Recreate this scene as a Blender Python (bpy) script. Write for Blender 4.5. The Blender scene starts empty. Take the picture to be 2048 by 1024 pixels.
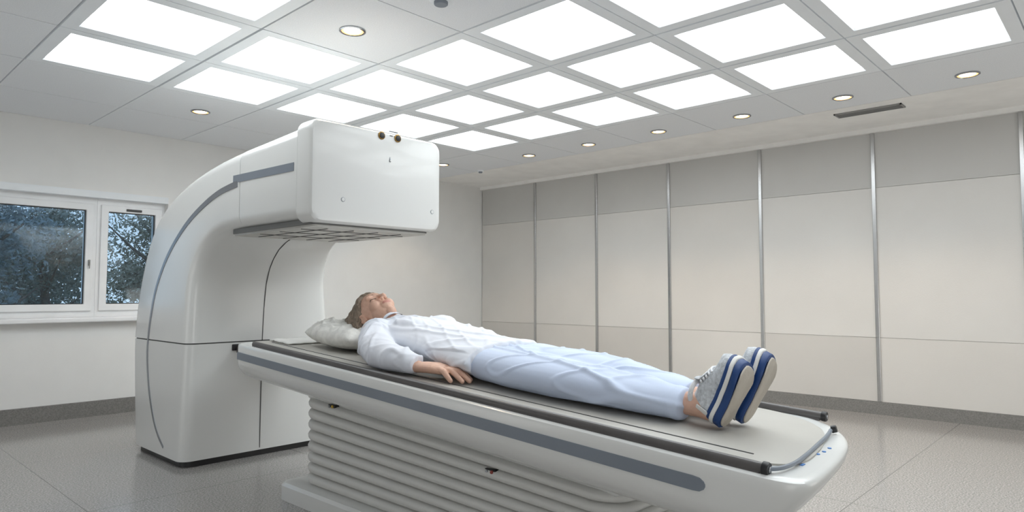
import bpy, bmesh, math, random
from mathutils import Vector, Matrix, noise
from mathutils.bvhtree import BVHTree
random.seed(7)
scene = bpy.context.scene
COL = scene.collection
PI = math.pi
CAMH = 0.82; F = 1347.0; PIT = math.radians(3.1); HEAD = math.radians(42.9)
H = 1.943; XR = 5.065; YW = 5.13; XL = -1.6; YF = -1.8

def ray(px, py):
    a = (px-1024)/F; b = (512-py)/F
    d = math.cos(PIT)-b*math.sin(PIT); u = math.sin(PIT)+b*math.cos(PIT)
    return d*math.cos(HEAD)+a*math.sin(HEAD), d*math.sin(HEAD)-a*math.cos(HEAD), u
def P(px, py, X=None, Y=None, Z=None):
    x, y, u = ray(px, py)
    if X is not None: s = X/x
    elif Y is not None: s = Y/y
    else: s = (Z-CAMH)/u
    return Vector((x*s, y*s, CAMH+u*s))
def zt(y): return 0.446+0.0627*y      # height of the gently raked table top
def PT(px, py, h=0):
    x, y, u = ray(px, py); s = (.446+h-CAMH)/(u-.0627*y)
    return Vector((x*s, y*s, CAMH+u*s))

# ---------------------------------------------------------------- materials
def lin(c):
    r = []
    for v in c:
        v = v/255.0
        r.append(v/12.92 if v <= .04045 else ((v+.055)/1.055)**2.4)
    return r
def M(name, col, rough=.5, metal=0, var=.04, scale=6, bump=0, bscale=60, coat=0, stretch=(1,1,1), detail=3, spec=.5, glow=0):
    m = bpy.data.materials.new(name); m.use_nodes = True
    nt = m.node_tree; N = nt.nodes; L = nt.links
    bs = N['Principled BSDF']
    tc = N.new('ShaderNodeTexCoord'); mp = N.new('ShaderNodeMapping'); mp.inputs['Scale'].default_value = stretch
    L.new(tc.outputs['Object'], mp.inputs[0])
    nz = N.new('ShaderNodeTexNoise'); nz.inputs['Scale'].default_value = scale; nz.inputs['Detail'].default_value = detail
    L.new(mp.outputs[0], nz.inputs['Vector'])
    cr = N.new('ShaderNodeValToRGB'); c = lin(col)
    cr.color_ramp.elements[0].position = .3; cr.color_ramp.elements[1].position = .7
    cr.color_ramp.elements[0].color = [max(0, v*(1-var)) for v in c]+[1]
    cr.color_ramp.elements[1].color = [min(1, v*(1+var)) for v in c]+[1]
    L.new(nz.outputs['Fac'], cr.inputs[0]); L.new(cr.outputs[0], bs.inputs['Base Color'])
    bs.inputs['Roughness'].default_value = rough; bs.inputs['Metallic'].default_value = metal
    bs.inputs['Coat Weight'].default_value = coat; bs.inputs['Coat Roughness'].default_value = .08
    bs.inputs['Specular IOR Level'].default_value = spec
    if glow:
        L.new(cr.outputs[0], bs.inputs['Emission Color']); bs.inputs['Emission Strength'].default_value = glow
    if bump:
        n2 = N.new('ShaderNodeTexNoise'); n2.inputs['Scale'].default_value = bscale; n2.inputs['Detail'].default_value = 4
        L.new(mp.outputs[0], n2.inputs['Vector'])
        bp = N.new('ShaderNodeBump'); bp.inputs['Strength'].default_value = bump; bp.inputs['Distance'].default_value = .01
        L.new(n2.outputs['Fac'], bp.inputs['Height']); L.new(bp.outputs[0], bs.inputs['Normal'])
    return m
def Emit(name, col, st):
    m = M(name, col, .4)
    b = m.node_tree.nodes['Principled BSDF']
    b.inputs['Emission Color'].default_value = lin(col)+[1]; b.inputs['Emission Strength'].default_value = st
    return m

m_wall = M('white_plaster', (232,232,230), .7, bump=.03, bscale=120, var=.015)
m_panel_mid = M('cream_panel', (218,216,212), .5, var=.03, scale=2, bump=.08, bscale=160)
m_panel_mid2 = M('cream_panel_warm', (215,212,207), .5, var=.03, scale=2, bump=.08, bscale=160)
m_panel_top = M('grey_panel', (200,199,196), .5, var=.03, scale=2, bump=.08, bscale=160)
m_panel_low = M('taupe_panel', (206,203,198), .5, var=.03, scale=2, bump=.08, bscale=160)
m_panel_rib = M('ribbed_panel', (203,201,196), .55, var=.10, scale=60, stretch=(1,1,.02), bump=.25, bscale=140)
m_chrome = M('brushed_aluminium', (190,190,190), .25, 1, stretch=(30,30,.5))
m_strip = M('dark_recess_strip', (135,133,130), .5)
m_base = M('speckled_skirting', (126,124,121), .5, var=.22, scale=160)
m_tile = M('ceiling_tile', (222,225,228), .8, var=.05, scale=220, bump=.15, bscale=260, glow=.05)  # faint emission added to brighten the tiles, which are no lamps
m_soffit = M('ceiling_plaster', (230,229,226), .7, glow=.06)  # slight self-glow put in to lift the plain border and cornice
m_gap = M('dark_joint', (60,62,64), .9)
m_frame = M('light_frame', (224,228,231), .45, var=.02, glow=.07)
m_diff = Emit('light_diffuser', (246,252,255), 4.6)
m_warm = Emit('warm_lamp', (255,232,195), 9)
m_warmcone = Emit('warm_reflector', (255,190,120), 2.0)  # orange emission stands in for the lamp's halo on the cone
m_upvc = M('white_window_plastic', (238,239,240), .3)
m_white = M('scanner_white', (229,230,228), .26, var=.01, scale=2, coat=.35)
m_white2 = M('scanner_cream', (223,224,222), .32, var=.01, scale=2, coat=.25)
m_greystripe = M('blue_grey_stripe', (128,136,146), .4, var=.03)
m_metal = M('satin_metal', (165,168,172), .25, 1)
m_trim = M('arch_trim_metal', (150,154,160), .3, .7)
m_seam = M('dark_seam', (84,84,84), .8)  # dark grey for joints, seams, grid lines and small marks
m_slat = M('vent_slat_grey', (150,150,148), .6)
m_black = M('black_plastic', (30,30,32), .4)
m_edge = M('grey_edge', (110,110,108), .5)
m_rail = M('dark_grey_rail', (88,85,84), .35, var=.08, scale=12)
m_top = M('table_pad', (186,183,176), .5, var=.03, scale=5)
m_bellow = M('bellows_vinyl', (220,220,217), .45, var=.02)
m_brass = M('brass', (150,120,70), .3, 1)
m_yellow = M('yellow_mark', (200,165,60), .5)
m_red = M('red_mark', (150,70,60), .5)
m_blue_ic = M('blue_mark', (90,140,205), .5)
m_plate = M('detector_plate', (196,194,188), .35, var=.08, scale=14)

def floor_mat():
    m = bpy.data.materials.new('terrazzo_floor'); m.use_nodes = True
    nt = m.node_tree; N = nt.nodes; L = nt.links; bs = N['Principled BSDF']
    g = N.new('ShaderNodeNewGeometry')
    v = N.new('ShaderNodeTexNoise'); v.inputs['Scale'].default_value = 150; v.inputs['Detail'].default_value = 3; v.inputs['Roughness'].default_value = .75
    L.new(g.outputs['Position'], v.inputs['Vector'])
    cr = N.new('ShaderNodeValToRGB'); e = cr.color_ramp.elements
    e[0].position = .34; e[0].color = lin((108,106,106))+[1]
    e[1].position = .68; e[1].color = lin((202,197,191))+[1]
    k = e.new(.5); k.color = lin((156,153,150))+[1]
    L.new(v.outputs['Fac'], cr.inputs[0])
    sx = N.new('ShaderNodeSeparateXYZ'); L.new(g.outputs['Position'], sx.inputs[0])
    outs = []
    for ax, off in ((0,.8),(1,.85)):
        a = N.new('ShaderNodeMath'); a.operation = 'SUBTRACT'; L.new(sx.outputs[ax], a.inputs[0]); a.inputs[1].default_value = off
        b = N.new('ShaderNodeMath'); b.operation = 'DIVIDE'; L.new(a.outputs[0], b.inputs[0]); b.inputs[1].default_value = 1.03
        c = N.new('ShaderNodeMath'); c.operation = 'PINGPONG'; L.new(b.outputs[0], c.inputs[0]); c.inputs[1].default_value = .5
        d = N.new('ShaderNodeMath'); d.operation = 'LESS_THAN'; L.new(c.outputs[0], d.inputs[0]); d.inputs[1].default_value = .0017
        outs.append(d)
    mx = N.new('ShaderNodeMath'); mx.operation = 'MAXIMUM'; L.new(outs[0].outputs[0], mx.inputs[0]); L.new(outs[1].outputs[0], mx.inputs[1])
    mix = N.new('ShaderNodeMix'); mix.data_type = 'RGBA'
    L.new(mx.outputs[0], mix.inputs[0]); L.new(cr.outputs[0], mix.inputs[6]); mix.inputs[7].default_value = lin((108,107,104))+[1]
    L.new(mix.outputs[2], bs.inputs['Base Color']); bs.inputs['Roughness'].default_value = .15
    return m
m_floor = floor_mat()

def glass_mat():
    m = bpy.data.materials.new('window_glass'); m.use_nodes = True
    nt = m.node_tree; N = nt.nodes; L = nt.links
    for n in list(N):
        if n.type == 'BSDF_PRINCIPLED': N.remove(n)
    t = N.new('ShaderNodeBsdfTransparent'); g = N.new('ShaderNodeBsdfGlossy'); g.inputs['Roughness'].default_value = .05
    nz = N.new('ShaderNodeTexNoise'); nz.inputs['Scale'].default_value = 1.5
    cr = N.new('ShaderNodeValToRGB'); cr.color_ramp.elements[0].color = (.76,.87,.95,1); cr.color_ramp.elements[1].color = (.82,.91,.97,1)
    L.new(nz.outputs['Fac'], cr.inputs[0]); L.new(cr.outputs[0], t.inputs[0])
    f = N.new('ShaderNodeFresnel'); f.inputs[0].default_value = 1.6
    mx = N.new('ShaderNodeMixShader'); L.new(f.outputs[0], mx.inputs[0]); L.new(t.outputs[0], mx.inputs[1]); L.new(g.outputs[0], mx.inputs[2])
    L.new(mx.outputs[0], N['Material Output'].inputs[0])
    return m
m_glass = glass_mat()

# ---------------------------------------------------------------- mesh helpers
def box(bm, x0,x1,y0,y1,z0,z1, mi=0):
    vs = [bm.verts.new((x,y,z)) for z in (z0,z1) for y in (y0,y1) for x in (x0,x1)]
    for q in ((0,2,3,1),(4,5,7,6),(0,1,5,4),(2,6,7,3),(0,4,6,2),(1,3,7,5)):
        f = bm.faces.new([vs[i] for i in q]); f.material_index = mi
def frame_xz(bm, x0,x1,z0,z1,w,y0,y1, wt=None, wb=None, wl=None, wrt=None):
    wt = wt or w; wb = wb or w; wl = wl or w; wrt = wrt or w
    o = lambda y: [(x0,y,z0),(x1,y,z0),(x1,y,z1),(x0,y,z1)]
    i = lambda y: [(x0+wl,y,z0+wb),(x1-wrt,y,z0+wb),(x1-wrt,y,z1-wt),(x0+wl,y,z1-wt)]
    R = [[bm.verts.new(p) for p in s] for s in (o(y0),i(y0),i(y1),o(y1))]
    for k in range(4):
        a, b = R[k], R[(k+1)%4]
        for j in range(4): bm.faces.new((a[j],a[(j+1)%4],b[(j+1)%4],b[j]))
def loft(bm, secs, cap0=True, cap1=True, mi=0):
    rings = [[bm.verts.new(p) for p in s] for s in secs]
    n = len(rings[0])
    for a, b in zip(rings, rings[1:]):
        for i in range(n):
            f = bm.faces.new((a[i], a[(i+1)%n], b[(i+1)%n], b[i])); f.material_index = mi
    if cap0: bm.faces.new(rings[0][::-1]).material_index = mi
    if cap1: bm.faces.new(rings[-1]).material_index = mi
def rrect(x0, x1, O, I, r, n=6, inset=0):
    O = Vector(O); I = Vector(I); Ln = (O-I).length; d = (O-I)/Ln
    x0 += inset; x1 -= inset; v0 = inset; v1 = Ln-inset
    pts = []
    for cx, cy, a0 in ((x1-r, v1-r, 0), (x0+r, v1-r, PI/2), (x0+r, v0+r, PI), (x1-r, v0+r, 1.5*PI)):
        for k in range(n+1):
            a = a0+PI/2*k/n
            u = cx+r*math.cos(a); v = cy+r*math.sin(a)
            q = I+d*v
            pts.append((u, q[0], q[1]))
    return pts
def cat(p, k):
    out = []
    n = len(p)
    for i in range(n-1):
        a = Vector(p[max(i-1,0)]); b = Vector(p[i]); c = Vector(p[i+1]); d = Vector(p[min(i+2,n-1)])
        for j in range(k):
            t = j/k
            out.append(.5*((2*b)+(c-a)*t+(2*a-5*b+4*c-d)*t*t+(3*b-a-3*c+d)*t**3))
    out.append(Vector(p[-1]))
    return out
def limb(bm, st, n=18, up=(0,0,1), round_ends=True, e=.8):
    up = Vector(up)
    C = [Vector(s[0]) for s in st]
    secs = []
    def ring(c, w, t, a, b): return [c+w*(a*math.cos(2*PI*i/n))+t*(b*math.sin(2*PI*i/n)) for i in range(n)]
    for i, s in enumerate(st):
        d = (C[min(i+1,len(C)-1)]-C[max(i-1,0)]).normalized()
        w = d.cross(up)
        if w.length < 1e-3: w = d.cross(Vector((0,1,0)))
        w.normalize(); t = w.cross(d).normalized()
        a = s[1]; b = s[2] if len(s) > 2 else s[1]
        if i == 0 and round_ends:
            for ph in (80,60,40,20):
                q = math.radians(ph); secs.append(ring(C[0]-d*e*min(a,b)*math.sin(q), w, t, a*math.cos(q), b*math.cos(q)))
        secs.append(ring(C[i], w, t, a, b))
        if i == len(st)-1 and round_ends:
            for ph in (20,40,60,80):
                q = math.radians(ph); secs.append(ring(C[i]+d*e*min(a,b)*math.sin(q), w, t, a*math.cos(q), b*math.cos(q)))
    loft(bm, secs)
def tube(bm, pts, r, n=10): limb(bm, [(p, r) for p in pts], n, round_ends=False)
def ell(bm, c, r, mat=None, n=24):
    m = Matrix.Translation(c) @ Matrix.Diagonal((r[0], r[1], r[2], 1))
    if mat is not None: m = mat @ m
    bmesh.ops.create_uvsphere(bm, u_segments=n, v_segments=n//2+2, radius=1, matrix=m)
def disc(bm, c, nrm, r, h, n=24, mi=0):
    nrm = Vector(nrm).normalized(); c = Vector(c)
    u = nrm.orthogonal().normalized(); v = nrm.cross(u)
    f = lambda q, rr: [q+u*(rr*math.cos(2*PI*i/n))+v*(rr*math.sin(2*PI*i/n)) for i in range(n)]
    loft(bm, [f(c, r), f(c+nrm*h*.8, r), f(c+nrm*h, r*.9)], mi=mi)
def wloc(o):
    v = Vector((0,0,0))
    while o: v += o.location; o = o.parent
    return v
def obj(name, bm, mats, parent=None, smooth=True, bevel=0, seg=3, ang=40):
    if not isinstance(mats, (list,tuple)): mats = [mats]
    bmesh.ops.recalc_face_normals(bm, faces=bm.faces)
    me = bpy.data.meshes.new(name)
    if parent is not None: off = wloc(parent)
    else:
        xs = [v.co for v in bm.verts]
        off = Vector(((min(v.x for v in xs)+max(v.x for v in xs))/2, (min(v.y for v in xs)+max(v.y for v in xs))/2, min(v.z for v in xs)))
    bmesh.ops.translate(bm, verts=bm.verts, vec=-off)
    bm.to_mesh(me); bm.free()
    for m in mats: me.materials.append(m)
    o = bpy.data.objects.new(name, me); COL.objects.link(o)
    if parent is not None: o.parent = parent
    else: o.location = off
    if smooth:
        for p in me.polygons: p.use_smooth = True
        try: me.set_sharp_from_angle(angle=math.radians(ang))
        except Exception: pass
    if bevel:
        b = o.modifiers.new('bevel', 'BEVEL'); b.width = bevel; b.segments = seg; b.limit_method = 'ANGLE'; b.angle_limit = math.radians(35)
        b.harden_normals = False
    return o
def thing(name, label, cat_, loc, group=None):
    o = bpy.data.objects.new(name, None); COL.objects.link(o); o.location = loc; o.empty_display_size = .1
    o['label'] = label; o['category'] = cat_
    if group: o['group'] = group
    return o
def tag(o, label, cat_, group=None):
    o['label'] = label; o['category'] = cat_
    if group: o['group'] = group
    return o
def struct(o, label=None, c=None):
    o['kind'] = 'structure'
    if label: o['label'] = label; o['category'] = c
    return o
def dup(root, loc, label):
    r = root.copy(); COL.objects.link(r); r.location = loc; r['label'] = label
    for ch in list(root.children):
        c = ch.copy(); COL.objects.link(c); c.parent = r
        for g in ch.children:
            d = g.copy(); COL.objects.link(d); d.parent = c
    return r
def nb(): return bmesh.new()
def bake(o):
    bpy.context.view_layer.update()
    dg = bpy.context.evaluated_depsgraph_get()
    me = bpy.data.meshes.new_from_object(o.evaluated_get(dg))
    o.modifiers.clear(); o.data = me
    for p in me.polygons: p.use_smooth = True
def voxel(o, size, it=4, fac=.5):
    r = o.modifiers.new('r', 'REMESH'); r.mode = 'VOXEL'; r.voxel_size = size; r.use_smooth_shade = True
    s = o.modifiers.new('s', 'SMOOTH'); s.iterations = it; s.factor = fac
    bake(o)
def displace(o, fn, post=0):
    me = o.data; off = wloc(o)
    nr = [Vector(v.normal) for v in me.vertices]
    for v, n in zip(me.vertices, nr):
        v.co += n*fn(v.co+off, n)
    me.update()
    if post:
        s = o.modifiers.new('s', 'SMOOTH'); s.iterations = post; s.factor = .5
        bake(o)

# ---------------------------------------------------------------- room shell
bm = nb(); box(bm, XL,XR,YF,YW,-.1,0); struct(obj('floor', bm, m_floor, smooth=False), 'grey speckled tiled floor', 'floor')
bm = nb(); box(bm, XL-.1,XL,YF,YW,0,H+.1); struct(obj('wall_back', bm, m_wall, smooth=False), 'plain white wall', 'wall')
bm = nb(); box(bm, XL,XR,YF-.1,YF,0,H+.1); struct(obj('wall_front', bm, m_wall, smooth=False), 'plain white wall', 'wall')
WX0, WX1, WZ0, WZ1 = 0.12, 1.86, 0.655, 1.475
bm = nb()
T = .32
box(bm, XL,WX0,YW,YW+T,0,H+.1); box(bm, WX1,XR+.1,YW,YW+T,0,H+.1)
box(bm, WX0,WX1,YW,YW+T,0,WZ0); box(bm, WX0,WX1,YW,YW+T,WZ1,H+.1)
struct(obj('wall_left', bm, m_wall, smooth=False), 'white plaster wall with the window', 'wall')
bm = nb(); box(bm, XR,XR+.1,YF,YW,0,H+.1)
wr = struct(obj('wall_right', bm, m_strip, smooth=False), 'wall clad in cream and grey panels', 'wall')
seam_px = [(1073,365),(1195,345),(1339,323),(1521,297),(1746,263),(2041,215)]
ys = [YW]+[P(x,y,X=XR).y for x,y in seam_px]
ys += [ys[-1]-.9, ys[-1]-1.8, YF]
for i in range(len(ys)-1):
    y1, y0 = ys[i]-.008, ys[i+1]+.008
    zj = [0.085, .515, 1.535, H-.03]
    lowm = m_panel_rib if i in (6,) else (m_panel_low if i % 2 == 0 else m_panel_mid2)
    for nm, z0, z1, mt in (('lower_panel', zj[0], zj[1], lowm), ('middle_panel', zj[1], zj[2], m_panel_mid if i%3 else m_panel_mid2), ('upper_panel', zj[2], zj[3], m_panel_top)):
        bm = nb(); box(bm, XR-.02, XR, y0, y1, z0+.001, z1-.001); obj(nm, bm, mt, wr, smooth=False)
for i, y in enumerate(ys[1:-1]):
    bm = nb(); box(bm, XR-.032, XR, y-.013, y+.013, .085, H-.03)
    struct(obj('trim_%d' % (i+2), bm, m_chrome, smooth=False, bevel=.004), 'vertical aluminium strip between wall panels', 'trim')
bm = nb(); box(bm, XR-.03,XR,YF,YW,0,.085); struct(obj('baseboard_right', bm, m_base, smooth=False), 'grey speckled skirting under the wall panels', 'baseboard')
bm = nb(); box(bm, XL,XR,YW-.02,YW,0,.10); struct(obj('baseboard_left', bm, m_base, smooth=False), 'grey speckled skirting on the window wall', 'baseboard')

# ceiling
GX = [3.741-.601*k for k in range(-1, 9)]; GY = [3.8875-.595*k for k in range(-1, 10)]
light_cells = {(0,j) for j in range(6)} | {(1,j) for j in range(6)} | {(2,j) for j in range(5)} | {(3,0),(3,1),(4,0),(4,1),(4,2),(3,6),(2,6),(4,6),(3,5)}
light_cells |= {(2,5),(1,6),(0,6)}
bm = nb()
box(bm, XL,XR+.1,YF,YW+.1,H+.02,H+.12,1)
gp = .0035
box(bm, GX[0]+gp,XR,YF,YW,H,H+.03,2)
xe = GX+[XL]; ye = [YW]+GY+[YF]
for a in range(len(xe)-1):
    for b in range(len(ye)-1):
        i = a-1; j = b-2
        if (i,j) in light_cells: continue
        if xe[a]-xe[a+1] < .02 or ye[b]-ye[b+1] < .02: continue
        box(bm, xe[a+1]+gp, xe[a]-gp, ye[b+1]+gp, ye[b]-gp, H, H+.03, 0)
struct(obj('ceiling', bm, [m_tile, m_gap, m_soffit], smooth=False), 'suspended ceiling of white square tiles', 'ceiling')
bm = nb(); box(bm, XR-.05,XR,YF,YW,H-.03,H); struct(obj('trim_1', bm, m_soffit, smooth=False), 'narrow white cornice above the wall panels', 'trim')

proto = None
def ordn(k): return ['first','second','third','fourth','fifth','sixth','seventh'][k]
for (i,j) in sorted(light_cells):
    cx = 3.4405-.601*i; cy = 3.59-.595*j
    lab = 'square glowing ceiling panel, %s row from the window wall, %s from the panelled wall' % (ordn(j), ordn(i))
    if proto is None:
        t = thing('ceiling_light', lab, 'ceiling light', (cx,cy,H), 'square light panels in the ceiling grid')
        bm = nb(); o_, n_ = .2945, .234
        def sq(h, z): return [(cx-h,cy-h,z),(cx+h,cy-h,z),(cx+h,cy+h,z),(cx-h,cy+h,z)]
        loft(bm, [sq(o_,H+.03), sq(o_,H-.001), sq(n_+.006,H-.001), sq(n_,H+.012), sq(n_,H+.03)], cap0=False, cap1=False)
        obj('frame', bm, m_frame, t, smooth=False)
        bm = nb(); box(bm, cx-n_,cx+n_,cy-n_,cy+n_,H+.012,H+.018); obj('diffuser', bm, m_diff, t, smooth=False)
        proto = t
    else: dup(proto, (cx,cy,H), lab)

def downlight_proto(x, y, lab):
    t = thing('downlight', lab, 'downlight', (x,y,H), 'recessed round downlights')
    n = 32
    c = lambda r, z: [(x+r*math.cos(2*PI*k/n), y+r*math.sin(2*PI*k/n), z) for k in range(n)]
    bm = nb(); loft(bm, [c(.056,H), c(.056,H-.005), c(.049,H-.008), c(.046,H-.004)], cap0=False, cap1=False)
    obj('trim_ring', bm, m_metal, t)
    bm = nb(); loft(bm, [c(.047,H-.004), c(.036,H-.001)], cap0=False, cap1=False); obj('reflector', bm, m_warmcone, t)
    bm = nb(); disc(bm, (x,y,H-.0005), (0,0,-1), .036, .003); obj('lamp', bm, m_warm, t)
    return t
dl = [(4.10, 3.62-.603*k, 'warm downlight beside the panelled wall, %s from the far corner along its row' % ordn(k+1)) for k in range(6)]
p = P(886,329,Z=H); dl.append((p.x,p.y,'warm downlight closest to the far corner, just right of the scanner head'))
p = P(401,223,Z=H); dl.append((p.x,p.y,'warm downlight in a plain tile above the window wall, left of the scanner'))
p = P(705,61,Z=H); dl.append((p.x,p.y,'warm downlight in a plain tile amid the glowing panels above the scanner'))
d0 = None
for k, (x, y, lab) in enumerate(dl):
    if d0 is None: d0 = downlight_proto(x, y, lab)
    else: dup(d0, (x,y,H), lab)
    ld = bpy.data.lights.new('downlight_beam', 'SPOT'); ld.energy = 8; ld.color = (1,.76,.52); ld.spot_size = math.radians(110); ld.spot_blend = .4; ld.shadow_soft_size = .03
    lo = bpy.data.objects.new('downlight_beam', ld); COL.objects.link(lo); lo.location = (x,y,H-.02)

vx0, vx1, vy0, vy1 = 4.455, 4.56, .99, 1.37
t = thing('ceiling_vent', 'long slotted grey air vent in the white ceiling border', 'vent', ((vx0+vx1)/2,(vy0+vy1)/2,H-.01))
bm = nb(); box(bm, vx0,vx1,vy0,vy0+.01,H-.008,H); box(bm, vx0,vx1,vy1-.01,vy1,H-.008,H); box(bm, vx0,vx0+.01,vy0,vy1,H-.008,H); box(bm, vx1-.01,vx1,vy0,vy1,H-.008,H)
obj('frame', bm, m_slat, t, smooth=False)
bm = nb(); box(bm, vx0+.01,vx1-.01,vy0+.01,vy1-.01,H-.002,H); obj('backing', bm, m_gap, t, smooth=False)
for k in range(5):
    bm = nb(); x = vx0+.02+k*.016; box(bm, x,x+.004,vy0+.012,vy1-.012,H-.006,H-.002); obj('slat', bm, m_slat, t, smooth=False)
for (px,py,lab,r) in ((882,-2,'round grey detector on a plain ceiling tile at the top of the photo',.045),(961,341,'small white sensor on the ceiling near the far corner',.03)):
    q = P(px,py,Z=H)
    t = thing('smoke_detector', lab, 'detector', (q.x,q.y,H-.02))
    bm = nb(); disc(bm, (q.x,q.y,H), (0,0,-1), r, .012); obj('base', bm, m_frame, t)
    bm = nb(); disc(bm, (q.x,q.y,H-.012), (0,0,-1), r*.6, .012); obj('dome', bm, m_greystripe, t)

# ---------------------------------------------------------------- windows
WY = YW+.06
def window(n, x0, x1, lab):
    fw = .045
    y0, y1 = WY, WY+.07
    bm = nb(); frame_xz(bm, x0,x1,WZ0,WZ1,.03,y0,y1, wt=.062, wb=.05)
    w = obj('window_%d' % n, bm, m_upvc, smooth=False, bevel=.003); struct(w, lab, 'window')
    a0, a1, b0, b1 = x0+.022, x1-.022, WZ0+.042, WZ1-.054
    y0 -= .015
    bm = nb(); frame_xz(bm, a0,a1,b0,b1,fw,y0,y1-.01); obj('sash', bm, m_upvc, w, smooth=False, bevel=.004)
    A0,A1,B0,B1 = a0+fw,a1-fw,b0+fw,b1-fw
    bm = nb(); frame_xz(bm, A0,A1,B0,B1,.005,y0+.02,y0+.03); obj('gasket', bm, m_black, w, smooth=False)
    bm = nb(); box(bm, A0,A1,y0+.028,y0+.034,B0,B1); obj('pane', bm, m_glass, w, smooth=False)
    return w, y0, a0, a1, b0, b1
w1, wy, a0, a1, b0, b1 = window(1, WX0, 1.425, 'wide white window sash left of the mullion')
bm = nb(); box(bm, a1-.028,a1-.016,wy-.012,wy,1.0,1.04); box(bm, a1-.025,a1-.019,wy-.020,wy-.012,.98,1.03); obj('handle', bm, m_slat, w1, bevel=.003)
w2, wy, a0, a1, b0, b1 = window(2, 1.425, WX1, 'narrow white window sash beside the scanner')
bm = nb(); box(bm, 1.60,1.70,wy-.008,wy,b1-.035,b1-.018); obj('vent_slot', bm, m_seam, w2, bevel=.004)
bm = nb(); box(bm, WX0-.06,WX1+.06,YW-.07,WY,WZ0-.03,WZ0+.002); struct(obj('trim_20', bm, m_upvc, smooth=False, bevel=.008), 'white window sill', 'window sill')
bm = nb(); box(bm, WX0,WX1,YW-.004,YW+.05,WZ1-.015,WZ1+.03); struct(obj('trim_21', bm, m_frame, smooth=False), 'white band above the window', 'trim')

# ---------------------------------------------------------------- scanner
SC = thing('medical_scanner', 'tall white arched imaging scanner with overhanging head above the patient', 'scanner', (1.65,3.66,0))
st = [((4.00,.58),(3.27,.58),1.285,2.05),((3.98,.74),(3.27,.74),1.288,2.035),((3.93,.91),(3.262,.86),1.292,2.02),((3.85,1.08),(3.235,.94),1.297,2.01),
      ((3.745,1.20),(3.20,.99),1.302,2.0),((3.58,1.295),(3.15,1.035),1.307,1.99),((3.37,1.365),(3.08,1.07),1.311,1.98),((3.146,1.41),(3.0,1.09),1.315,1.97),
      ((2.96,1.432),(2.9,1.097),1.318,1.965),((2.84,1.442),(2.84,1.10),1.32,1.96)]
flat = [(a[0],a[1],b[0],b[1],x0,x1) for a,b,x0,x1 in st]
def cat6(p, k):
    out = []
    for i in range(len(p)-1):
        A,B,C,D = p[max(i-1,0)],p[i],p[i+1],p[min(i+2,len(p)-1)]
        for j in range(k):
            t = j/k
            out.append(tuple(.5*(2*b+(c-a)*t+(2*a-5*b+4*c-d)*t*t+(3*b-a-3*c+d)*t**3) for a,b,c,d in zip(A,B,C,D)))
    out.append(p[-1]); return out
sm = cat6(flat, 5)
bm = nb(); loft(bm, [rrect(s[4],s[5],(s[0],s[1]),(s[2],s[3]),.055) for s in sm])
shell = obj('arch_shell', bm, m_white, SC, ang=50)
low = [(3.90,.03,3.275,.03,1.272,2.13),(3.94,.2,3.275,.2,1.276,2.11),(3.985,.45,3.272,.45,1.282,2.07),(4.0,.574,3.27,.574,1.285,2.052)]
bm = nb(); loft(bm, [rrect(s[4],s[5],(s[0],s[1]),(s[2],s[3]),.055) for s in cat6(low,4)])
lower = obj('lower_housing', bm, m_white2, SC, ang=50)
bm = nb(); loft(bm, [rrect(1.29,2.04,(3.99,.572),(3.275,.572),.05), rrect(1.29,2.04,(3.99,.582),(3.275,.582),.05)]); 
obj('housing_joint', bm, m_seam, SC)
bm = nb(); loft(bm, [rrect(1.29,2.11,(3.88,0),(3.29,0),.05), rrect(1.29,2.11,(3.88,.032),(3.29,.032),.05)]); obj('plinth', bm, m_black, SC)
arm = [(2.834,1.442,2.834,1.10,1.32,1.96),(2.6,1.453,2.6,1.10,1.32,1.96),(2.358,1.466,2.358,1.10,1.32,1.957)]
bm = nb(); loft(bm, [rrect(s[4],s[5],(s[0],s[1]),(s[2],s[3]),.05) for s in arm]); obj('arm_housing', bm, m_white, SC, ang=50)
bm = nb(); loft(bm, [rrect(1.326,1.952,(2.36,1.46),(2.36,1.105),.045), rrect(1.326,1.952,(2.34,1.46),(2.34,1.105),.045)]); obj('head_joint', bm, m_seam, SC)
cov = [(2.348,0),(2.27,0),(2.258,.003),(2.251,.009),(2.249,.017)]
bm = nb(); loft(bm, [rrect(1.315,1.957,(y,1.482),(y,1.085),.045,8,ins) for y,ins in cov]); cover = obj('head_cover', bm, m_white, SC, ang=30)
bm = nb(); loft(bm, [rrect(1.345,1.915,(2.97,1.10),(2.275,1.10),.03), rrect(1.345,1.915,(2.97,1.080),(2.275,1.080),.03)]); det = obj('detector_plate', bm, m_edge, SC)
bm = nb(); loft(bm, [rrect(1.352,1.908,(2.96,1.088),(2.282,1.088),.02), rrect(1.352,1.908,(2.96,1.072),(2.282,1.072),.02)]); obj('collimator_face', bm, m_plate, det)
for k in range(4):
    bm = nb(); box(bm, 1.445+.12*k,1.449+.12*k,2.34,2.91,1.070,1.073); obj('grid_line', bm, m_seam, det, smooth=False)
for k in range(3):
    bm = nb(); box(bm, 1.38,1.88,2.42+.17*k,2.424+.17*k,1.070,1.073); obj('grid_line', bm, m_seam, det, smooth=False)
def side_strip(pts, wd, name, mt, X, th=.006):
    bm = nb(); secs = []
    for i, p in enumerate(pts):
        a = pts[max(i-1,0)]; b = pts[min(i+1,len(pts)-1)]
        d = (b-a); d.x = 0; d.normalize(); nn = Vector((0,-d.z,d.y))
        w = wd[i] if isinstance(wd, list) else wd
        secs.append([Vector((X[i]-th,p.y,p.z))+nn*w, Vector((X[i]-th,p.y,p.z))-nn*w, Vector((X[i]+.012,p.y,p.z))-nn*w, Vector((X[i]+.012,p.y,p.z))+nn*w])
    loft(bm, secs); return obj(name, bm, mt, SC, smooth=False)
q = [P(588,333,X=1.32), P(467,359,X=1.32)]
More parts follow.
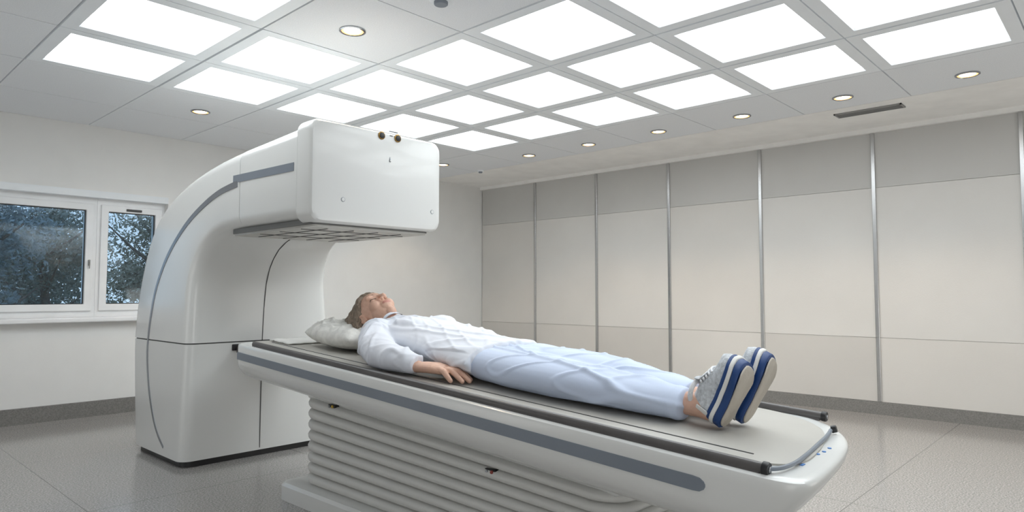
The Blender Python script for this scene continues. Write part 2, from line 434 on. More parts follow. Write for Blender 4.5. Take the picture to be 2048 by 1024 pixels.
side_strip([q[0], q[1]], .0165, 'side_stripe', m_greystripe, [1.32,1.32], .002)
bpy.context.view_layer.update()
def bvh(o):
    off = wloc(o); me = o.data
    return BVHTree.FromPolygons([v.co+off for v in me.vertices], [tuple(p.vertices) for p in me.polygons])
trees_ = [bvh(shell), bvh(lower)]
def surfx(p):
    best = None
    for t_ in trees_:
        h = t_.ray_cast(Vector((.8,p.y,p.z)), Vector((1,0,0)), 1.5)
        if h[0] is not None and (best is None or h[0].x < best): best = h[0].x
    return best if best is not None else 1.3
sp = [(464,366),(430,384),(400,410),(370,446),(345,490),(325,540),(310,600),(300,690),(303,760),(312,820),(322,860),(336,893)]
pp = cat([P(a,b,X=1.295) for a,b in sp], 6)
xs_ = [surfx(p) for p in pp]
wdt = [max(.006,.014-.008*i/len(pp)) for i in range(len(pp))]
side_strip(pp, wdt, 'curved_trim', m_trim, xs_, .0025)
front = [(3.275,.04),(3.272,.3),(3.27,.57),(3.27,.74),(3.262,.86),(3.235,.94),(3.20,.99),(3.15,1.035),(3.08,1.07),(3.02,1.088)]
bm = nb(); tube(bm, [Vector((1.655+.02*max(0,(z-.6))/.45,y+.0006,z)) for y,z in front], .0025, 6); obj('front_seam', bm, m_seam, SC)
bm = nb(); box(bm, 1.50,1.84,3.262,3.30,.535,.566); obj('table_slot', bm, m_black, SC, bevel=.004)
YC = 2.249
for px,py in ((763,271),(795,277)):
    c = P(px,py,Y=YC); bm = nb(); disc(bm, c, (0,-1,0), .0165, .004); o = obj('port', bm, m_brass, cover)
    bm = nb(); disc(bm, c+Vector((0,-.004,0)), (0,-1,0), .0125, .003); obj('port_core', bm, m_black, cover)
for px,py in ((686,399),(864,424)):
    c = P(px,py,Y=YC); bm = nb(); disc(bm, c, (0,-1,0), .009, .0012); o = obj('screw_cap', bm, m_greystripe, cover)
    bm = nb(); disc(bm, c+Vector((0,-.0012,0)), (0,-1,0), .0072, .001); obj('cap_face', bm, m_white, cover)
c = P(787,264,Y=YC); bm = nb()
for k in range(7): box(bm, c.x-.022+k*.0065,c.x-.0175+k*.0065,YC-.001,YC+.001,c.z-.0025,c.z+.0025)
obj('print_line', bm, m_black, cover, smooth=False)
c = P(783,272,Y=YC); bm = nb()
for k in range(3): box(bm, c.x-.008+k*.0055,c.x-.004+k*.0055,YC-.001,YC+.001,c.z-.0015,c.z+.0015)
obj('print_line', bm, m_seam, cover, smooth=False)
c = P(780,319,Y=YC); bm = nb(); limb(bm, [(c+Vector((0,0,.010)),.001),(c+Vector((0,0,.002)),.003),(c-Vector((0,0,.008)),.005)], 10); obj('emblem', bm, m_metal, cover)
bm = nb(); disc(bm, c-Vector((0,0,.006)), (0,-1,0), .0035, .006); obj('emblem_core', bm, m_white, cover)

# ---------------------------------------------------------------- table
TB = thing('patient_table', 'long white patient table with dark side rails on a pleated pedestal', 'table', (1.6,1.75,0))
XA, XB, YE = 1.272, 1.94, 2.76
foot = cat([(1.272,.66,0),(1.272,.56,0),(1.278,.50,0),(1.30,.468,0),(1.36,.460,0),(1.50,.472,0),(1.62,.49,0),(1.71,.512,0),(1.79,.548,0),(1.86,.60,0),(1.91,.67,0),(1.938,.76,0),(1.94,.84,0)], 4)
outline = [(p.x,p.y) for p in foot]
outline += [(1.94,y) for y in (1.2,1.6,2.0,2.4,2.70)]+[(1.93,2.74),(1.90,2.76)]+[(x,2.76) for x in (1.7,1.5)]+[(1.31,2.76),(1.285,2.745),(1.272,2.71)]+[(1.272,y) for y in (2.4,2.0,1.6,1.2,.9)]
def sec(ix, iy0, iy1, z):
    r = []
    for x, y in outline:
        cx, cy = 1.606, 1.6
        nx = cx+(x-cx)*(1-ix/.334)
        ny = cy+(y-cy)*(1-(iy0/1.145 if y < cy else iy1/1.16))
        r.append((nx, ny, zt(ny)+z))
    return r
bm = nb(); loft(bm, [sec(.02,.02,.02,-.006), sec(.008,.008,.008,-.007), sec(.002,.002,.002,-.011), sec(0,0,0,-.018), sec(0,.006,0,-.035), sec(0,.028,0,-.065), sec(0,.048,0,-.088), sec(.004,.07,0,-.105), sec(.02,.11,.01,-.128), sec(.05,.16,.03,-.146), sec(.07,.19,.05,-.152)])
body = obj('table_body', bm, m_white, TB, ang=40)
bm = nb()
pe = cat([(1.335,.80,0),(1.335,.64,0),(1.345,.575,0),(1.375,.53,0),(1.44,.512,0),(1.54,.522,0),(1.63,.54,0),(1.71,.565,0),(1.78,.60,0),(1.84,.66,0),(1.875,.73,0),(1.885,.82,0)], 4)
def padsec(i, z):
    pts = [(p.x+(i if p.x < 1.6 else -i), p.y+i) for p in pe]
    pts += [(1.885-i,1.2),(1.885-i,2.0),(1.885-i,2.72-i),(1.335+i,2.72-i),(1.335+i,2.0),(1.335+i,1.2)]
    return [(x,y,zt(y)+z) for x,y in pts]
loft(bm, [padsec(0,-.008), padsec(0,-.002), padsec(.005,.0)])
pad = obj('table_pad', bm, m_top, TB, ang=30)
bm = nb(); tube(bm, [Vector((1.385,y,zt(y)+.0002)) for y in (.60,1.2,2.0,2.65)], .0018, 6); obj('pad_seam', bm, m_seam, pad)
bm = nb(); tube(bm, cat([PT(a,b,.003) for a,b in ((1536,938),(1562,936),(1590,926),(1615,908),(1638,887),(1654,872),(1662,860))],4), .0045, 10); obj('end_bumper', bm, m_greystripe, TB)
for X, y0, y1 in ((1.302,.546,2.62),(1.918,.64,2.62)):
    bm = nb()
    secs = []
    for y in (y0,1.0,1.6,2.2,y1):
        secs.append([(X-.02,y,zt(y)-.01),(X+.024,y,zt(y)-.01),(X+.024,y,zt(y)+.004),(X+.010,y,zt(y)+.006),(X-.016,y,zt(y)+.0)])
    loft(bm, secs); r = obj('side_rail', bm, m_rail, TB, smooth=False)
    bm = nb(); tube(bm, [Vector((X-.008,y,zt(y)+.002)) for y in (y0-.005,1.0,1.6,2.2,y1)], .011, 14); obj('rail_tube', bm, m_rail, r)
    bm = nb(); disc(bm, (X-.008,y0-.004,zt(y0)+.002), (0,-1,-.06), .0135, .012); e = obj('rail_end_cap', bm, m_black, r)
    bm = nb(); disc(bm, (X-.008,y0-.016,zt(y0)+.001), (0,-1,-.06), .006, .002); obj('rail_screw', bm, m_metal, r)
bm = nb(); c = PT(1663,859,.004); disc(bm, c, (.2,-1,.3), .009, .012); obj('bumper_cap', bm, m_black, TB)
bm = nb(); secs = []
ypts = [(.652,.002),(.655,.008),(.664,.0135),(.68,.015)]+[(y,.015) for y in (1.0,1.5,2.0,2.5,2.72)]
for y, w in ypts: secs.append([(XA-.0025,y,zt(y)-.055+w),(XA-.0025,y,zt(y)-.055-w),(XA+.006,y,zt(y)-.055-w),(XA+.006,y,zt(y)-.055+w)])
loft(bm, secs); obj('side_stripe', bm, m_greystripe, TB, smooth=False)
for px, py in ((1636,909),(1648,904),(1659,897)):
    bm = nb(); c = PT(px,py,-.006); disc(bm, c, (0,0,1), .0042, .002, 12); obj('control_button', bm, m_blue_ic, TB)
bm = nb(); c = PT(1605,930,-.006); box(bm, c.x-.008,c.x+.008,c.y-.003,c.y+.003,c.z,c.z+.0015); obj('blue_label', bm, m_blue_ic, TB, smooth=False)
bm = nb(); box(bm, 1.52,1.84,2.68,3.262,.525,.553); obj('table_tongue', bm, m_rail, TB, smooth=False)
bm = nb(); secs = []
for y in (.97,1.3,1.7,2.1,2.44): secs.append([(1.43,y,zt(y)-.20),(1.79,y,zt(y)-.20),(1.80,y,zt(y)-.14),(1.42,y,zt(y)-.14)])
loft(bm, secs); obj('under_frame', bm, m_white2, TB, bevel=.01)
def plan(grow, n=8):
    x0,x1,y0,y1 = 1.43-grow,1.79+grow,.98-grow,2.43+grow; r = .07+grow; pts = []
    for cx, cy, a0 in ((x1-r,y1-r,0),(x0+r,y1-r,PI/2),(x0+r,y0+r,PI),(x1-r,y0+r,1.5*PI)):
        for k in range(n+1):
            a = a0+PI/2*k/n; pts.append((cx+r*math.cos(a), cy+r*math.sin(a)))
    return pts
bm = nb(); secs = []
NF = 8
for k in range(NF):
    for f, g in ((0,-.004),(.08,.010),(.16,.020),(.4,.026),(.6,.027),(.84,.022),(.94,.008)):
        t = (k+f)/NF
        secs.append([(x,y,.075+t*((zt(y)-.19)-.075)) for x,y in plan(g)])
loft(bm, secs); obj('bellows', bm, m_bellow, TB, ang=60)
bm = nb()
def rp(x0,x1,y0,y1,r,z,n=6):
    pts = []
    for cx, cy, a0 in ((x1-r,y1-r,0),(x0+r,y1-r,PI/2),(x0+r,y0+r,PI),(x1-r,y0+r,1.5*PI)):
        for k in range(n+1):
            a = a0+PI/2*k/n; pts.append((cx+r*math.cos(a), cy+r*math.sin(a), z))
    return pts
loft(bm, [rp(1.37,1.86,.90,2.56,.05,0), rp(1.37,1.86,.90,2.56,.05,.055), rp(1.38,1.85,.91,2.55,.045,.066), rp(1.40,1.83,.93,2.53,.04,.07), rp(1.42,1.81,.95,2.51,.04,.078)])
obj('base_plate', bm, m_white2, TB, ang=30)
for (px,py,mt) in ((668,812,m_yellow),(985,942,m_red)):
    c = P(px,py,X=1.42)
    bm = nb(); box(bm, 1.408,1.432,c.y-.022,c.y+.022,c.z-.007,c.z+.007); o = obj('connector', bm, m_black, TB, bevel=.003)
    bm = nb(); disc(bm, (1.408,c.y-.010,c.z), (-1,0,0), .0055, .004); obj('plug', bm, mt, o)
    bm = nb(); disc(bm, (1.408,c.y+.010,c.z-.001), (-1,0,0), .005, .004); obj('socket', bm, m_metal, o)

# ---------------------------------------------------------------- pillow and sheet
m_pil = M('patterned_pillowcase', (228,227,222), .8, var=.14, scale=30, detail=7, bump=.35, bscale=22)
m_sheet = M('paper_sheet', (226,225,221), .8, bump=.2, bscale=25)
bm = nb(); n = 60
def pil(u, v, s):
    m = max(0, (1-abs(u)**3.2))*max(0, (1-abs(v)**3.2)); h = m**.5
    x = 1.63+.200*u*(1-.10*v*v); y = 2.345+.180*v*(1-.10*u*u)
    dent = math.exp(-(((x-1.62)/.085)**2+((y-2.25)/.12)**2))
    q = Vector((x*11,y*11,3))
    nn = noise.noise(q)*.014+.012*math.exp(-(noise.noise(q*1.6+Vector((5,2,1)))/.10)**2)
    zz = zt(y)+.055
    return (x, y, zz+(h*(.060+nn)-dent*.050*h if s > 0 else -h*.053))
top = [[bm.verts.new(pil(2*i/n-1,2*j/n-1,1)) for j in range(n+1)] for i in range(n+1)]
bot = [[(top[i][j] if i in (0,n) or j in (0,n) else bm.verts.new(pil(2*i/n-1,2*j/n-1,-1))) for j in range(n+1)] for i in range(n+1)]
for i in range(n):
    for j in range(n):
        bm.faces.new((top[i][j],top[i+1][j],top[i+1][j+1],top[i][j+1])); bm.faces.new((bot[i][j+1],bot[i+1][j+1],bot[i+1][j],bot[i][j]))
tag(obj('pillow', bm, m_pil, ang=180), 'soft pale patterned pillow under the head of the lying person', 'pillow')
bm = nb(); n = 24
g = [[bm.verts.new((1.40+.42*i/n, 2.54+.16*j/n, zt(2.54+.16*j/n)+.006+.008*abs(noise.noise(Vector((i*.35,j*.35,1)))))) for j in range(n+1)] for i in range(n+1)]
for i in range(n):
    for j in range(n): bm.faces.new((g[i][j],g[i+1][j],g[i+1][j+1],g[i][j+1]))
o = obj('cover_sheet', bm, m_sheet, ang=180); tag(o, 'crumpled white cover sheet behind the pillow on the table', 'sheet')
s_ = o.modifiers.new('s','SOLIDIFY'); s_.thickness = .004

# ---------------------------------------------------------------- person
m_skin = M('skin', (220,178,156), .5, var=.07, scale=35, bump=.12, bscale=200)
m_lip = M('lips', (200,140,126), .45)
m_brow = M('eyebrow', (160,130,110), .8)
m_lash = M('eyelash', (100,76,64), .8)
m_hair = M('grey_brown_hair', (138,122,106), .45, var=.45, scale=45, stretch=(6,6,.5), bump=.5, bscale=60)
m_tunic = M('white_cotton', (225,229,238), .8, var=.01, bump=.03, bscale=60)
m_trous = M('pale_blue_cotton', (202,214,236), .8, var=.02, bump=.03, bscale=60)
PE = thing('person', 'person lying face up on the table in white tunic, pale blue trousers and trainers', 'person', (1.6,1.55,zt(1.55)))
def V(x, y, h): return Vector((x, y, zt(y)+h))
def mir(st, c=1.605): return [((2*c-s[0].x, s[0].y, s[0].z),)+tuple(s[1:]) for s in st]
bm = nb()
limb(bm, [(V(1.605,2.07,.09),.13,.05),(V(1.605,1.98,.08),.15,.06),(V(1.605,1.85,.075),.135,.055),(V(1.605,1.72,.065),.13,.045),(V(1.60,1.58,.06),.15,.045),(V(1.60,1.50,.055),.14,.042)])
legR = [(V(1.51,1.50,.055),.065,.042),(V(1.50,1.33,.052),.06,.04),(V(1.505,1.13,.05),.045,.036),(V(1.515,1.0,.047),.042,.034),(V(1.535,.86,.044),.028,.028),(V(1.537,.80,.045),.028,.030),(V(1.537,.765,.045),.03,.034)]
legL = [(V(1.69,1.50,.055),.065,.042),(V(1.68,1.33,.052),.06,.04),(V(1.665,1.13,.05),.045,.036),(V(1.65,1.0,.047),.042,.034),(V(1.625,.86,.044),.028,.028),(V(1.62,.80,.045),.028,.030),(V(1.62,.765,.045),.03,.034)]
limb(bm, legR); limb(bm, legL)
armR = [(V(1.46,2.05,.095),.042,.042),(V(1.40,1.95,.07),.036,.036),(V(1.345,1.85,.045),.030,.032),(V(1.360,1.76,.038),.032,.027),(V(1.378,1.680,.029),.025,.018)]
limb(bm, armR); limb(bm, mir(armR))
HX = -.040
def hand(bm, m):
    X = lambda x: (3.21-x-HX) if m else x+HX
    limb(bm, [(Vector((X(1.418),1.685,zt(1.685)+.028)),.025,.017),(Vector((X(1.424),1.655,zt(1.655)+.032)),.031,.018),(Vector((X(1.432),1.615,zt(1.615)+.034)),.038,.018),(Vector((X(1.440),1.585,zt(1.585)+.032)),.038,.015)], e=.5)
    for off, ln, y0, sp in ((.028,.082,1.588,.05),(.0095,.092,1.580,.01),(-.0095,.086,1.582,-.03),(-.0275,.068,1.592,-.09)):
        x = 1.441+off; pts = []
        fr = [0,.25,.48,.76,1.0]
        for f, h, rr in zip(fr, [.034,.036,.033,.020,.0085], (.0102,.0095,.0095,.0086,.0072)):
            y = y0-ln*f*.95
            pts.append((Vector((X(x+(sp+.08)*ln*f), y, zt(y)+h)), rr))
        pts.insert(0, (Vector((X(x-.004), y0+.03, zt(y0)+.034)), .010))
        limb(bm, pts, 12)
    th = [((1.437,1.655),.030,.014),((1.468,1.628),.026,.0125),((1.487,1.598),.018,.011),((1.494,1.570),.011,.0092)]
    limb(bm, [(Vector((X(a[0]),a[1],zt(a[1])+h)), r) for a,h,r in th], 12)
hand(bm, False); hand(bm, True)
limb(bm, [(V(1.605,2.06,.095),.056,.044),(V(1.607,2.12,.112),.043,.040),(V(1.61,2.18,.130),.043,.044)])
th = math.radians(20); tw = math.radians(9)
up_ = Vector((0, math.cos(th), math.sin(th))); fc = Vector((0,-math.sin(th), math.cos(th)))
Rm = Matrix((Vector((1,0,0)), up_, fc)).transposed().to_4x4()
HM = Matrix.Translation(V(1.612,2.228,.142)) @ Rm @ Matrix.Rotation(-tw, 4, 'Y')
SH = .97
HM = HM @ Matrix.Diagonal((SH,SH,SH,1))
def he(c, r, n=24): ell(bm, c, r, HM, n)
he((0,.022,-.012),(.070,.085,.088)); he((0,.03,.028),(.060,.06,.053)); he((0,-.034,.024),(.050,.068,.050)); he((0,-.085,.050),(.020,.020,.021))
he((.031,-.020,.050),(.024,.028,.025)); he((-.031,-.020,.050),(.024,.028,.025)); he((0,-.052,.062),(.027,.026,.020))
he((.028,.026,.068),(.023,.009,.012)); he((-.028,.026,.068),(.023,.009,.012))
he((.028,.006,.067),(.015,.0100,.0095)); he((-.028,.006,.067),(.015,.0100,.0095))
limb(bm, [(HM@Vector((0,.018,.075)),.0065),(HM@Vector((0,-.004,.086)),.0066),(HM@Vector((0,-.023,.097)),.0082)], 12, up=(1,0,0))
he((.0085,-.027,.086),(.0065,.0065,.008),12); he((-.0085,-.027,.086),(.0065,.0065,.008),12)
he((0,-.0485,.079),(.020,.0048,.0065),16); he((0,-.0575,.0785),(.017,.0055,.0065),16)
for s in (-1,1):
    for k in range(10):
        a = k/9*1.6*PI-.3*PI
        he((s*.072,-.004+.024*math.sin(a),-.008-.013*math.cos(a)*1.0),(.0055,.0055,.0055),8)
    he((s*.069,-.004,-.008),(.005,.020,.011),12)
body = obj('body', bm, [m_skin, m_lip, m_brow, m_lash], PE)
voxel(body, .0023, 3, .5)
inv = HM.inverted(); off = wloc(body)
for p in body.data.polygons:
    c = p.center+off
    p.material_index = 0
    if c.y > 2.1:
        q = inv @ c
        if q.z > .05:
            ax = abs(q.x)
            if abs(q.y+.053) < .0095*(1-(ax/.022)**2)+.0005 and ax < .021 and q.z > .072: p.material_index = 1
            elif .010 < ax < .046 and abs(q.y-(.031-.10*(ax-.028)**2*20)) < .0034 and q.z > .05: p.material_index = 2
            elif .014 < ax < .042 and abs(q.y-(.001+(ax-.029)**2*14)) < .0017: p.material_index = 3
bm = nb()
he((0,.046,-.030),(.081,.094,.088)); he((0,.074,.020),(.062,.040,.050)); he((0,-.01,-.072),(.080,.090,.042))
he((-.02,.06,-.070),(.078,.10,.046))
for s in (-1,1):
    limb(bm, [(HM@Vector((s*.046,.072,.044)),.013,.016),(HM@Vector((s*.064,.048,.020)),.014,.014),(HM@Vector((s*.075,.028,-.022)),.016,.017),(HM@Vector((s*.080,.000,-.056)),.022,.020),(HM@Vector((s*.084,-.05,-.080)),.026,.016),(HM@Vector((s*.090,-.10,-.088)),.018,.010),(HM@Vector((s*.094,-.13,-.092)),.009,.006)], 14)
    limb(bm, [(HM@Vector((s*.062,.085,-.02)),.02,.024),(HM@Vector((s*.082,.045,-.060)),.024,.026),(HM@Vector((s*.100,.0,-.085)),.024,.016),(HM@Vector((s*.112,-.05,-.094)),.012,.007)], 14)
hair = obj('hair', bm, m_hair, PE); voxel(hair, .0026, 14)
def hf(c, n):
    q = inv @ c
    a = math.atan2(abs(q.x), q.y+.09+q.z*.35)
    return .0010*math.sin(a*60+1.5*noise.noise(Vector((q.x*8,q.y*8,q.z*3))))
displace(hair, hf, 1)

def fold(c, f, seed=0, w=.16): 
    return math.exp(-(noise.noise(Vector((c.x*f[0]+seed,c.y*f[1]+seed*.3,c.z*f[2])))/w)**2)
# trousers
bm = nb()
limb(bm, [(V(1.60,1.66,.060),.15,.050),(V(1.60,1.58,.060),.166,.052),(V(1.60,1.50,.058),.176,.053),(V(1.60,1.42,.056),.176,.050)], 28)
tR = [(V(1.508,1.50,.056),.084,.052),(V(1.492,1.35,.055),.089,.053),(V(1.490,1.20,.054),.085,.052),(V(1.498,1.10,.053),.080,.050),(V(1.512,.98,.049),.074,.046),(V(1.528,.87,.045),.066,.043),(V(1.532,.835,.044),.064,.042)]
tL = [(V(1.70,1.50,.058),.092,.054),(V(1.695,1.35,.057),.090,.054),(V(1.685,1.20,.056),.084,.053),(V(1.675,1.10,.055),.078,.051),(V(1.66,.98,.049),.072,.046),(V(1.64,.90,.046),.064,.044),(V(1.635,.865,.045),.060,.043)]
limb(bm, tR, 24, e=.15); limb(bm, tL, 24, e=.15)
limb(bm, [(V(1.595,1.46,.056),.09,.050),(V(1.595,1.28,.052),.08,.046),(V(1.593,1.10,.046),.07,.040),(V(1.59,.96,.038),.05,.032)], 18)
tr = obj('trousers', bm, m_trous, PE); voxel(tr, .0042, 10)
def tf(c, n):
    k = max(0, min(1, (c.z-zt(c.y)-.004)/.02))
    v = .0075*fold(Vector((c.x-c.y*.22,c.y,c.z)),(10,1.1,6),3,.10)+.0045*fold(Vector((c.x+c.y*.55,c.y,c.z)),(10,2.6,8),11,.07)-.004
    return k*v+.002*math.exp(-((c.y-.85)/.008)**2)
displace(tr, tf, 2)
# tunic
bm = nb()
limb(bm, [(V(1.606,2.105,.112),.064,.046),(V(1.605,2.085,.102),.112,.052),(V(1.605,2.05,.092),.160,.062),(V(1.605,1.99,.086),.180,.072),(V(1.605,1.92,.082),.178,.076),(V(1.605,1.84,.078),.170,.072),(V(1.605,1.75,.072),.170,.066),(V(1.603,1.66,.066),.182,.064),(V(1.60,1.58,.063),.192,.062),(V(1.60,1.50,.061),.198,.061)], 32, e=.12)
for s in (-1,1): ell(bm, V(1.605+s*.072,1.925,.130), (.062,.068,.037))
slR = [(V(1.49,2.05,.098),.060,.056),(V(1.43,1.99,.084),.061,.057),(V(1.380,1.92,.066),.061,.055),(V(1.350,1.85,.054),.060,.051),(V(1.354,1.79,.048),.057,.045),(V(1.364,1.735,.042),.049,.038),(V(1.372,1.702,.038),.043,.033),(V(1.376,1.690,.037),.040,.031)]
limb(bm, slR, 24, e=.12); limb(bm, mir(slR), 24, e=.12)
tu = obj('tunic', bm, m_tunic, PE); voxel(tu, .0038, 8)
def uf(c, n):
    k = max(0, min(1, (c.z-zt(c.y)-.004)/.03))
    if c.x < 1.43 or c.x > 1.78:
        return k*(.007*fold(Vector((c.x-c.y*.9,c.y,c.z)),(12,4.0,9),5,.12)+.0025*fold(Vector((c.x+c.y,c.y,c.z)),(16,7,12),15,.14)-.003)
    v = .006*fold(Vector((c.x+c.y*.35,c.y,c.z)),(12,2.2,7),21,.11)+.003*fold(Vector((c.x-c.y*.5,c.y,c.z)),(15,3.0,10),7,.11)-.002
    v += .003*math.exp(-((c.y-1.80-.02*math.sin(c.x*14))/.012)**2)
    return k*v
displace(tu, uf, 4)
bm = nb()
rg = lambda y, h, a, b, g: [V(1.606,y,h)+Vector((a*math.cos(2*PI*k/28)*g, 0, b*math.sin(2*PI*k/28)*g)) for k in range(28)]
loft(bm, [rg(2.105,.112,.062,.048,1.0), rg(2.120,.116,.056,.047,1.02), rg(2.120,.116,.056,.047,.98), rg(2.105,.112,.062,.048,.96)], cap0=False, cap1=False)
obj('collar', bm, m_tunic, tu)

# shoes
m_mesh = M('grey_white_knit', (204,208,212), .8, var=.22, scale=110, bump=.4, bscale=160)
m_sblue = M('navy_sole_foam', (24,64,122), .45, var=.08)
m_swhite = M('white_sole_foam', (232,232,228), .5)
m_out = M('beige_outsole', (198,190,178), .7, var=.06, bump=.4, bscale=60)
m_lace = M('white_lace', (230,231,233), .8)
def wid(t):
    pts = [(0,.028),(.12,.033),(.35,.031),(.55,.037),(.72,.042),(.88,.039),(1,.033)]
    for (a,x),(b,y) in zip(pts, pts[1:]):
        if t <= b:
            k = (t-a)/(b-a); k = k*k*(3-2*k); return x+(y-x)*k
    return pts[-1][1]
def shoe(x, y, lean, yaw, label, LEN):
    base = V(x, y, .004)
    L = Vector((yaw, -lean, 1)).normalized()
    N = Vector((yaw*.6, -1, -lean)); N = (N-L*N.dot(L)).normalized()
    W = L.cross(N).normalized()
    def pt(t, w, h):
        toe = .016*max(0,(t-.66)/.34)**2
        return base+L*(t*LEN)+W*w-N*(h+toe)
    def ol(h, g=0):
        r = []
        for k in range(40):
            a = 2*PI*k/40; t = .5-.5*math.cos(a); s = 1 if math.sin(a) >= 0 else -1
            w = wid(t)*max(0, 1-abs(2*t-1)**7)**.5+g
            tt = t+(g/LEN)*(1 if t > .5 else -1)*abs(2*t-1)
            r.append(pt(tt, s*w, h))
        return r
    bm = nb(); secs = []
    K = 22; S0 = .036
    top = lambda t: (.062 if t < .40 else .062-(.034)*((t-.40)/.60)**.9)
    for k in range(K+1):
        t = .015+.97*k/K
        w = wid(t)*max(0,1-abs(2*t-1)**7)**.5*.95
        hh = top(t)
        if t < .08: hh *= .93
        if t > .93: hh *= 1-.75*((t-.93)/.07)**1.5
        n = 20; ring = []
        for i in range(n):
            a = PI*i/(n-1)
            cw = math.cos(a); sh = math.sin(a)**.75
            ring.append(pt(t, w*cw*(1-.22*sh), S0+hh*sh))
        secs.append(ring)
    loft(bm, secs)
    up_o = obj('shoe', bm, m_mesh, PE, ang=60); up_o['label'] = label
    def layer(name, h0, h1, mt, g):
        b = nb(); loft(b, [ol(h0,g-.0015), ol(h0+.0015,g), ol(h1-.0015,g), ol(h1,g-.0015)]); return obj(name, b, mt, up_o, ang=50)
    layer('outsole', -.003, .002, m_out, -.003)
    layer('midsole_stripe', .002, .019, m_sblue, .0025)
    layer('midsole', .019, .029, m_swhite, .0045)
    layer('midsole_stripe', .029, .039, m_sblue, .0020)
    b = nb()
    cs = []
    for k in range(20):
        a = 2*PI*k/20; cs.append(pt(.20+.155*math.cos(a), .026*math.sin(a), S0+.062+.008*math.cos(a)))
    cs.append(cs[0]); tube(b, cs, .006, 8); obj('ankle_collar', b, m_lace, up_o)
    b = nb(); limb(b, [(pt(.40,0,S0+.074),.016,.004),(pt(.44,0,S0+.062),.018,.005),(pt(.60,0,S0+.050),.015,.004)], 10, up=-N); obj('tongue', b, m_mesh, up_o)
    for k in range(5):
        b = nb()
        t = .43+.055*k; hh = S0+.0005+.062-.034*max(0,(t-.40)/.60)**.9
        tube(b, [pt(t,-.020,hh-.008),pt(t+.01,-.010,hh+.002),pt(t+.02,0,hh+.0045),pt(t+.03,.010,hh+.002),pt(t+.04,.020,hh-.008)], .0028, 6)
        obj('lace', b, m_lace, up_o)
    b = nb(); secs = []
    for k in range(9):
        a = -PI*.5+PI*k/8
        t = .13-.115*math.cos(a); w = .031*math.sin(a)*1.02
        secs.append([pt(t,w*1.05,S0),pt(t,w*1.0,S0+.034),pt(t+.004,w*.9,S0+.034),pt(t+.004,w*.95,S0)])
    loft(b, secs); obj('heel_counter', b, m_swhite, up_o)
    return up_o
shoe(1.533, .738, .55, -.06, 'near trainer seen from its outer side', .168)
shoe(1.616, .722, .52, .05, 'far trainer with its sole showing', .182)
PE.location.z += .003

# ---------------------------------------------------------------- outside
m_leafA = M('leaf_dark', (112,122,112), .7, var=.25, scale=9)
m_leafB = M('leaf_olive', (140,140,122), .7, var=.25, scale=9)
m_leafC = M('leaf_blue', (122,136,138), .7, var=.25, scale=9)
m_bark = M('bark', (110,100,92), .9, var=.3, scale=20)
m_grass = M('garden_grass', (98,112,84), .9, var=.3, scale=3)
bm = nb(); box(bm, -12,22,YW+.4,32,-.25,-.15); struct(obj('trim_22', bm, m_grass, smooth=False), 'grassy ground outside the window', 'ground')
def tree(x, y, h, r, mt, n, lab, s0=.016, s1=.034):
    t = thing('tree', lab, 'tree', (x,y,-.15), 'trees outside the window')
    bm = nb(); limb(bm, [(Vector((x,y,-.15)),.07),(Vector((x+.05,y,h*.35)),.05),(Vector((x-.04,y,h*.7)),.03),(Vector((x,y,h*.95)),.01)], 10)
    for k in range(7):
        a = k*2.4; z = h*(.25+.09*k)
        limb(bm, [(Vector((x,y,z)),.025),(Vector((x+.4*r*math.cos(a),y+.4*r*math.sin(a),z+.2)),.016),(Vector((x+.8*r*math.cos(a),y+.8*r*math.sin(a),z+.45)),.006)], 7)
    obj('trunk', bm, m_bark, t)
    vs, fs = [], []
    blobs = [(Vector((x+random.uniform(-.7,.7)*r, y+random.uniform(-.5,.5)*r, h*random.uniform(.12,1.0))), r*random.uniform(.25,.5)) for _ in range(30)]
    for k in range(n):
        c, br = random.choice(blobs)
        d = Vector((random.gauss(0,1),random.gauss(0,1),random.gauss(0,1))).normalized()*br*random.uniform(.1,1)**.5
        p = c+d; s = random.uniform(s0,s1)
        u = Vector((random.gauss(0,1),random.gauss(0,1),random.gauss(0,1))).normalized(); w = u.orthogonal().normalized()
        b = len(vs); vs += [p-u*s, p+w*s*.55, p+u*s, p-w*s*.55]; fs.append((b,b+1,b+2,b+3))
    off = Vector((x,y,-.15))
    me = bpy.data.meshes.new('foliage'); me.from_pydata([v-off for v in vs], [], fs); me.materials.append(mt)
    o = bpy.data.objects.new('foliage', me); COL.objects.link(o); o.parent = t
tree(1.2,8.4,1.65,.72,m_leafC,12000,'blue green bushy tree outside the left part of the wide window')
tree(2.15,9.9,1.8,.7,m_leafA,12000,'dark green tree behind the middle of the wide window')
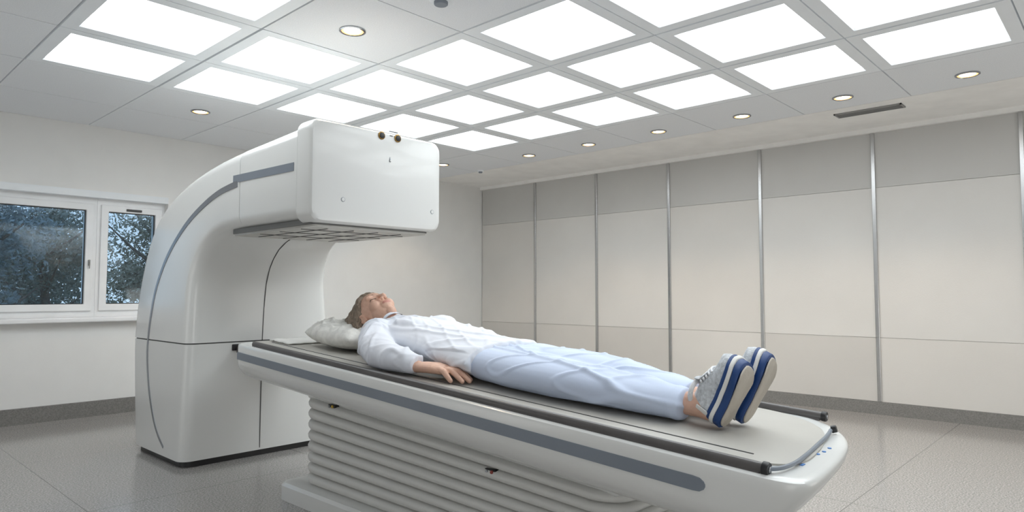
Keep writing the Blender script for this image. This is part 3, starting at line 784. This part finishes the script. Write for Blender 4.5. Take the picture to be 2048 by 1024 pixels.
tree(3.0,8.6,1.85,.7,m_leafB,12000,'olive tree seen through the narrow window')
tree(4.1,11.2,2.5,1.0,m_leafB,8000,'olive brown tree mostly hidden behind the scanner')
tree(.2,10.2,2.3,.9,m_leafA,6000,'dark tree beyond the left end of the window')
tree(2.2,13.2,2.0,1.6,m_leafA,14000,'far dark tree filling the back of the garden',.03,.06)

# ---------------------------------------------------------------- world, light, camera
w = bpy.data.worlds.new('World'); scene.world = w; w.use_nodes = True
nt = w.node_tree; bg = nt.nodes['Background']
tc = nt.nodes.new('ShaderNodeTexCoord'); sx = nt.nodes.new('ShaderNodeSeparateXYZ'); cr = nt.nodes.new('ShaderNodeValToRGB')
nt.links.new(tc.outputs['Generated'], sx.inputs[0]); nt.links.new(sx.outputs[2], cr.inputs[0])
cr.color_ramp.elements[0].color = (.78,.88,.97,1); cr.color_ramp.elements[1].color = (.55,.72,.96,1); cr.color_ramp.elements[1].position = .5
nt.links.new(cr.outputs[0], bg.inputs[0]); bg.inputs[1].default_value = 1.15
def area(loc, tgt, size, e, col=(1,1,1)):  # added fill lamps out of view, aimed upwards to brighten the ceiling
    l = bpy.data.lights.new('added_ceiling_fill', 'AREA'); l.size = size; l.energy = e; l.color = col
    o = bpy.data.objects.new('added_ceiling_fill', l); COL.objects.link(o); o.location = loc
    o.rotation_euler = (Vector(tgt)-Vector(loc)).to_track_quat('-Z', 'Y').to_euler()
area((-1.0,-1.0,.35), (1.0,1.2,1.9), 1.6, 18, (1,.98,.96))
area((3.9,-1.2,.3), (3.6,1.0,1.9), 1.4, 10, (1,.96,.9))
area((-1.1,3.6,.3), (.6,3.9,1.9), 1.4, 9, (1,.99,.98))

cd = bpy.data.cameras.new('Camera'); cam = bpy.data.objects.new('Camera', cd); COL.objects.link(cam)
cam.location = (0,0,CAMH); cam.rotation_euler = (PI/2+PIT, 0, HEAD-PI/2)
cd.sensor_width = 36; cd.lens = 36*F/2048; cd.clip_start = .02
scene.camera = cam
scene.view_settings.view_transform = 'Standard'
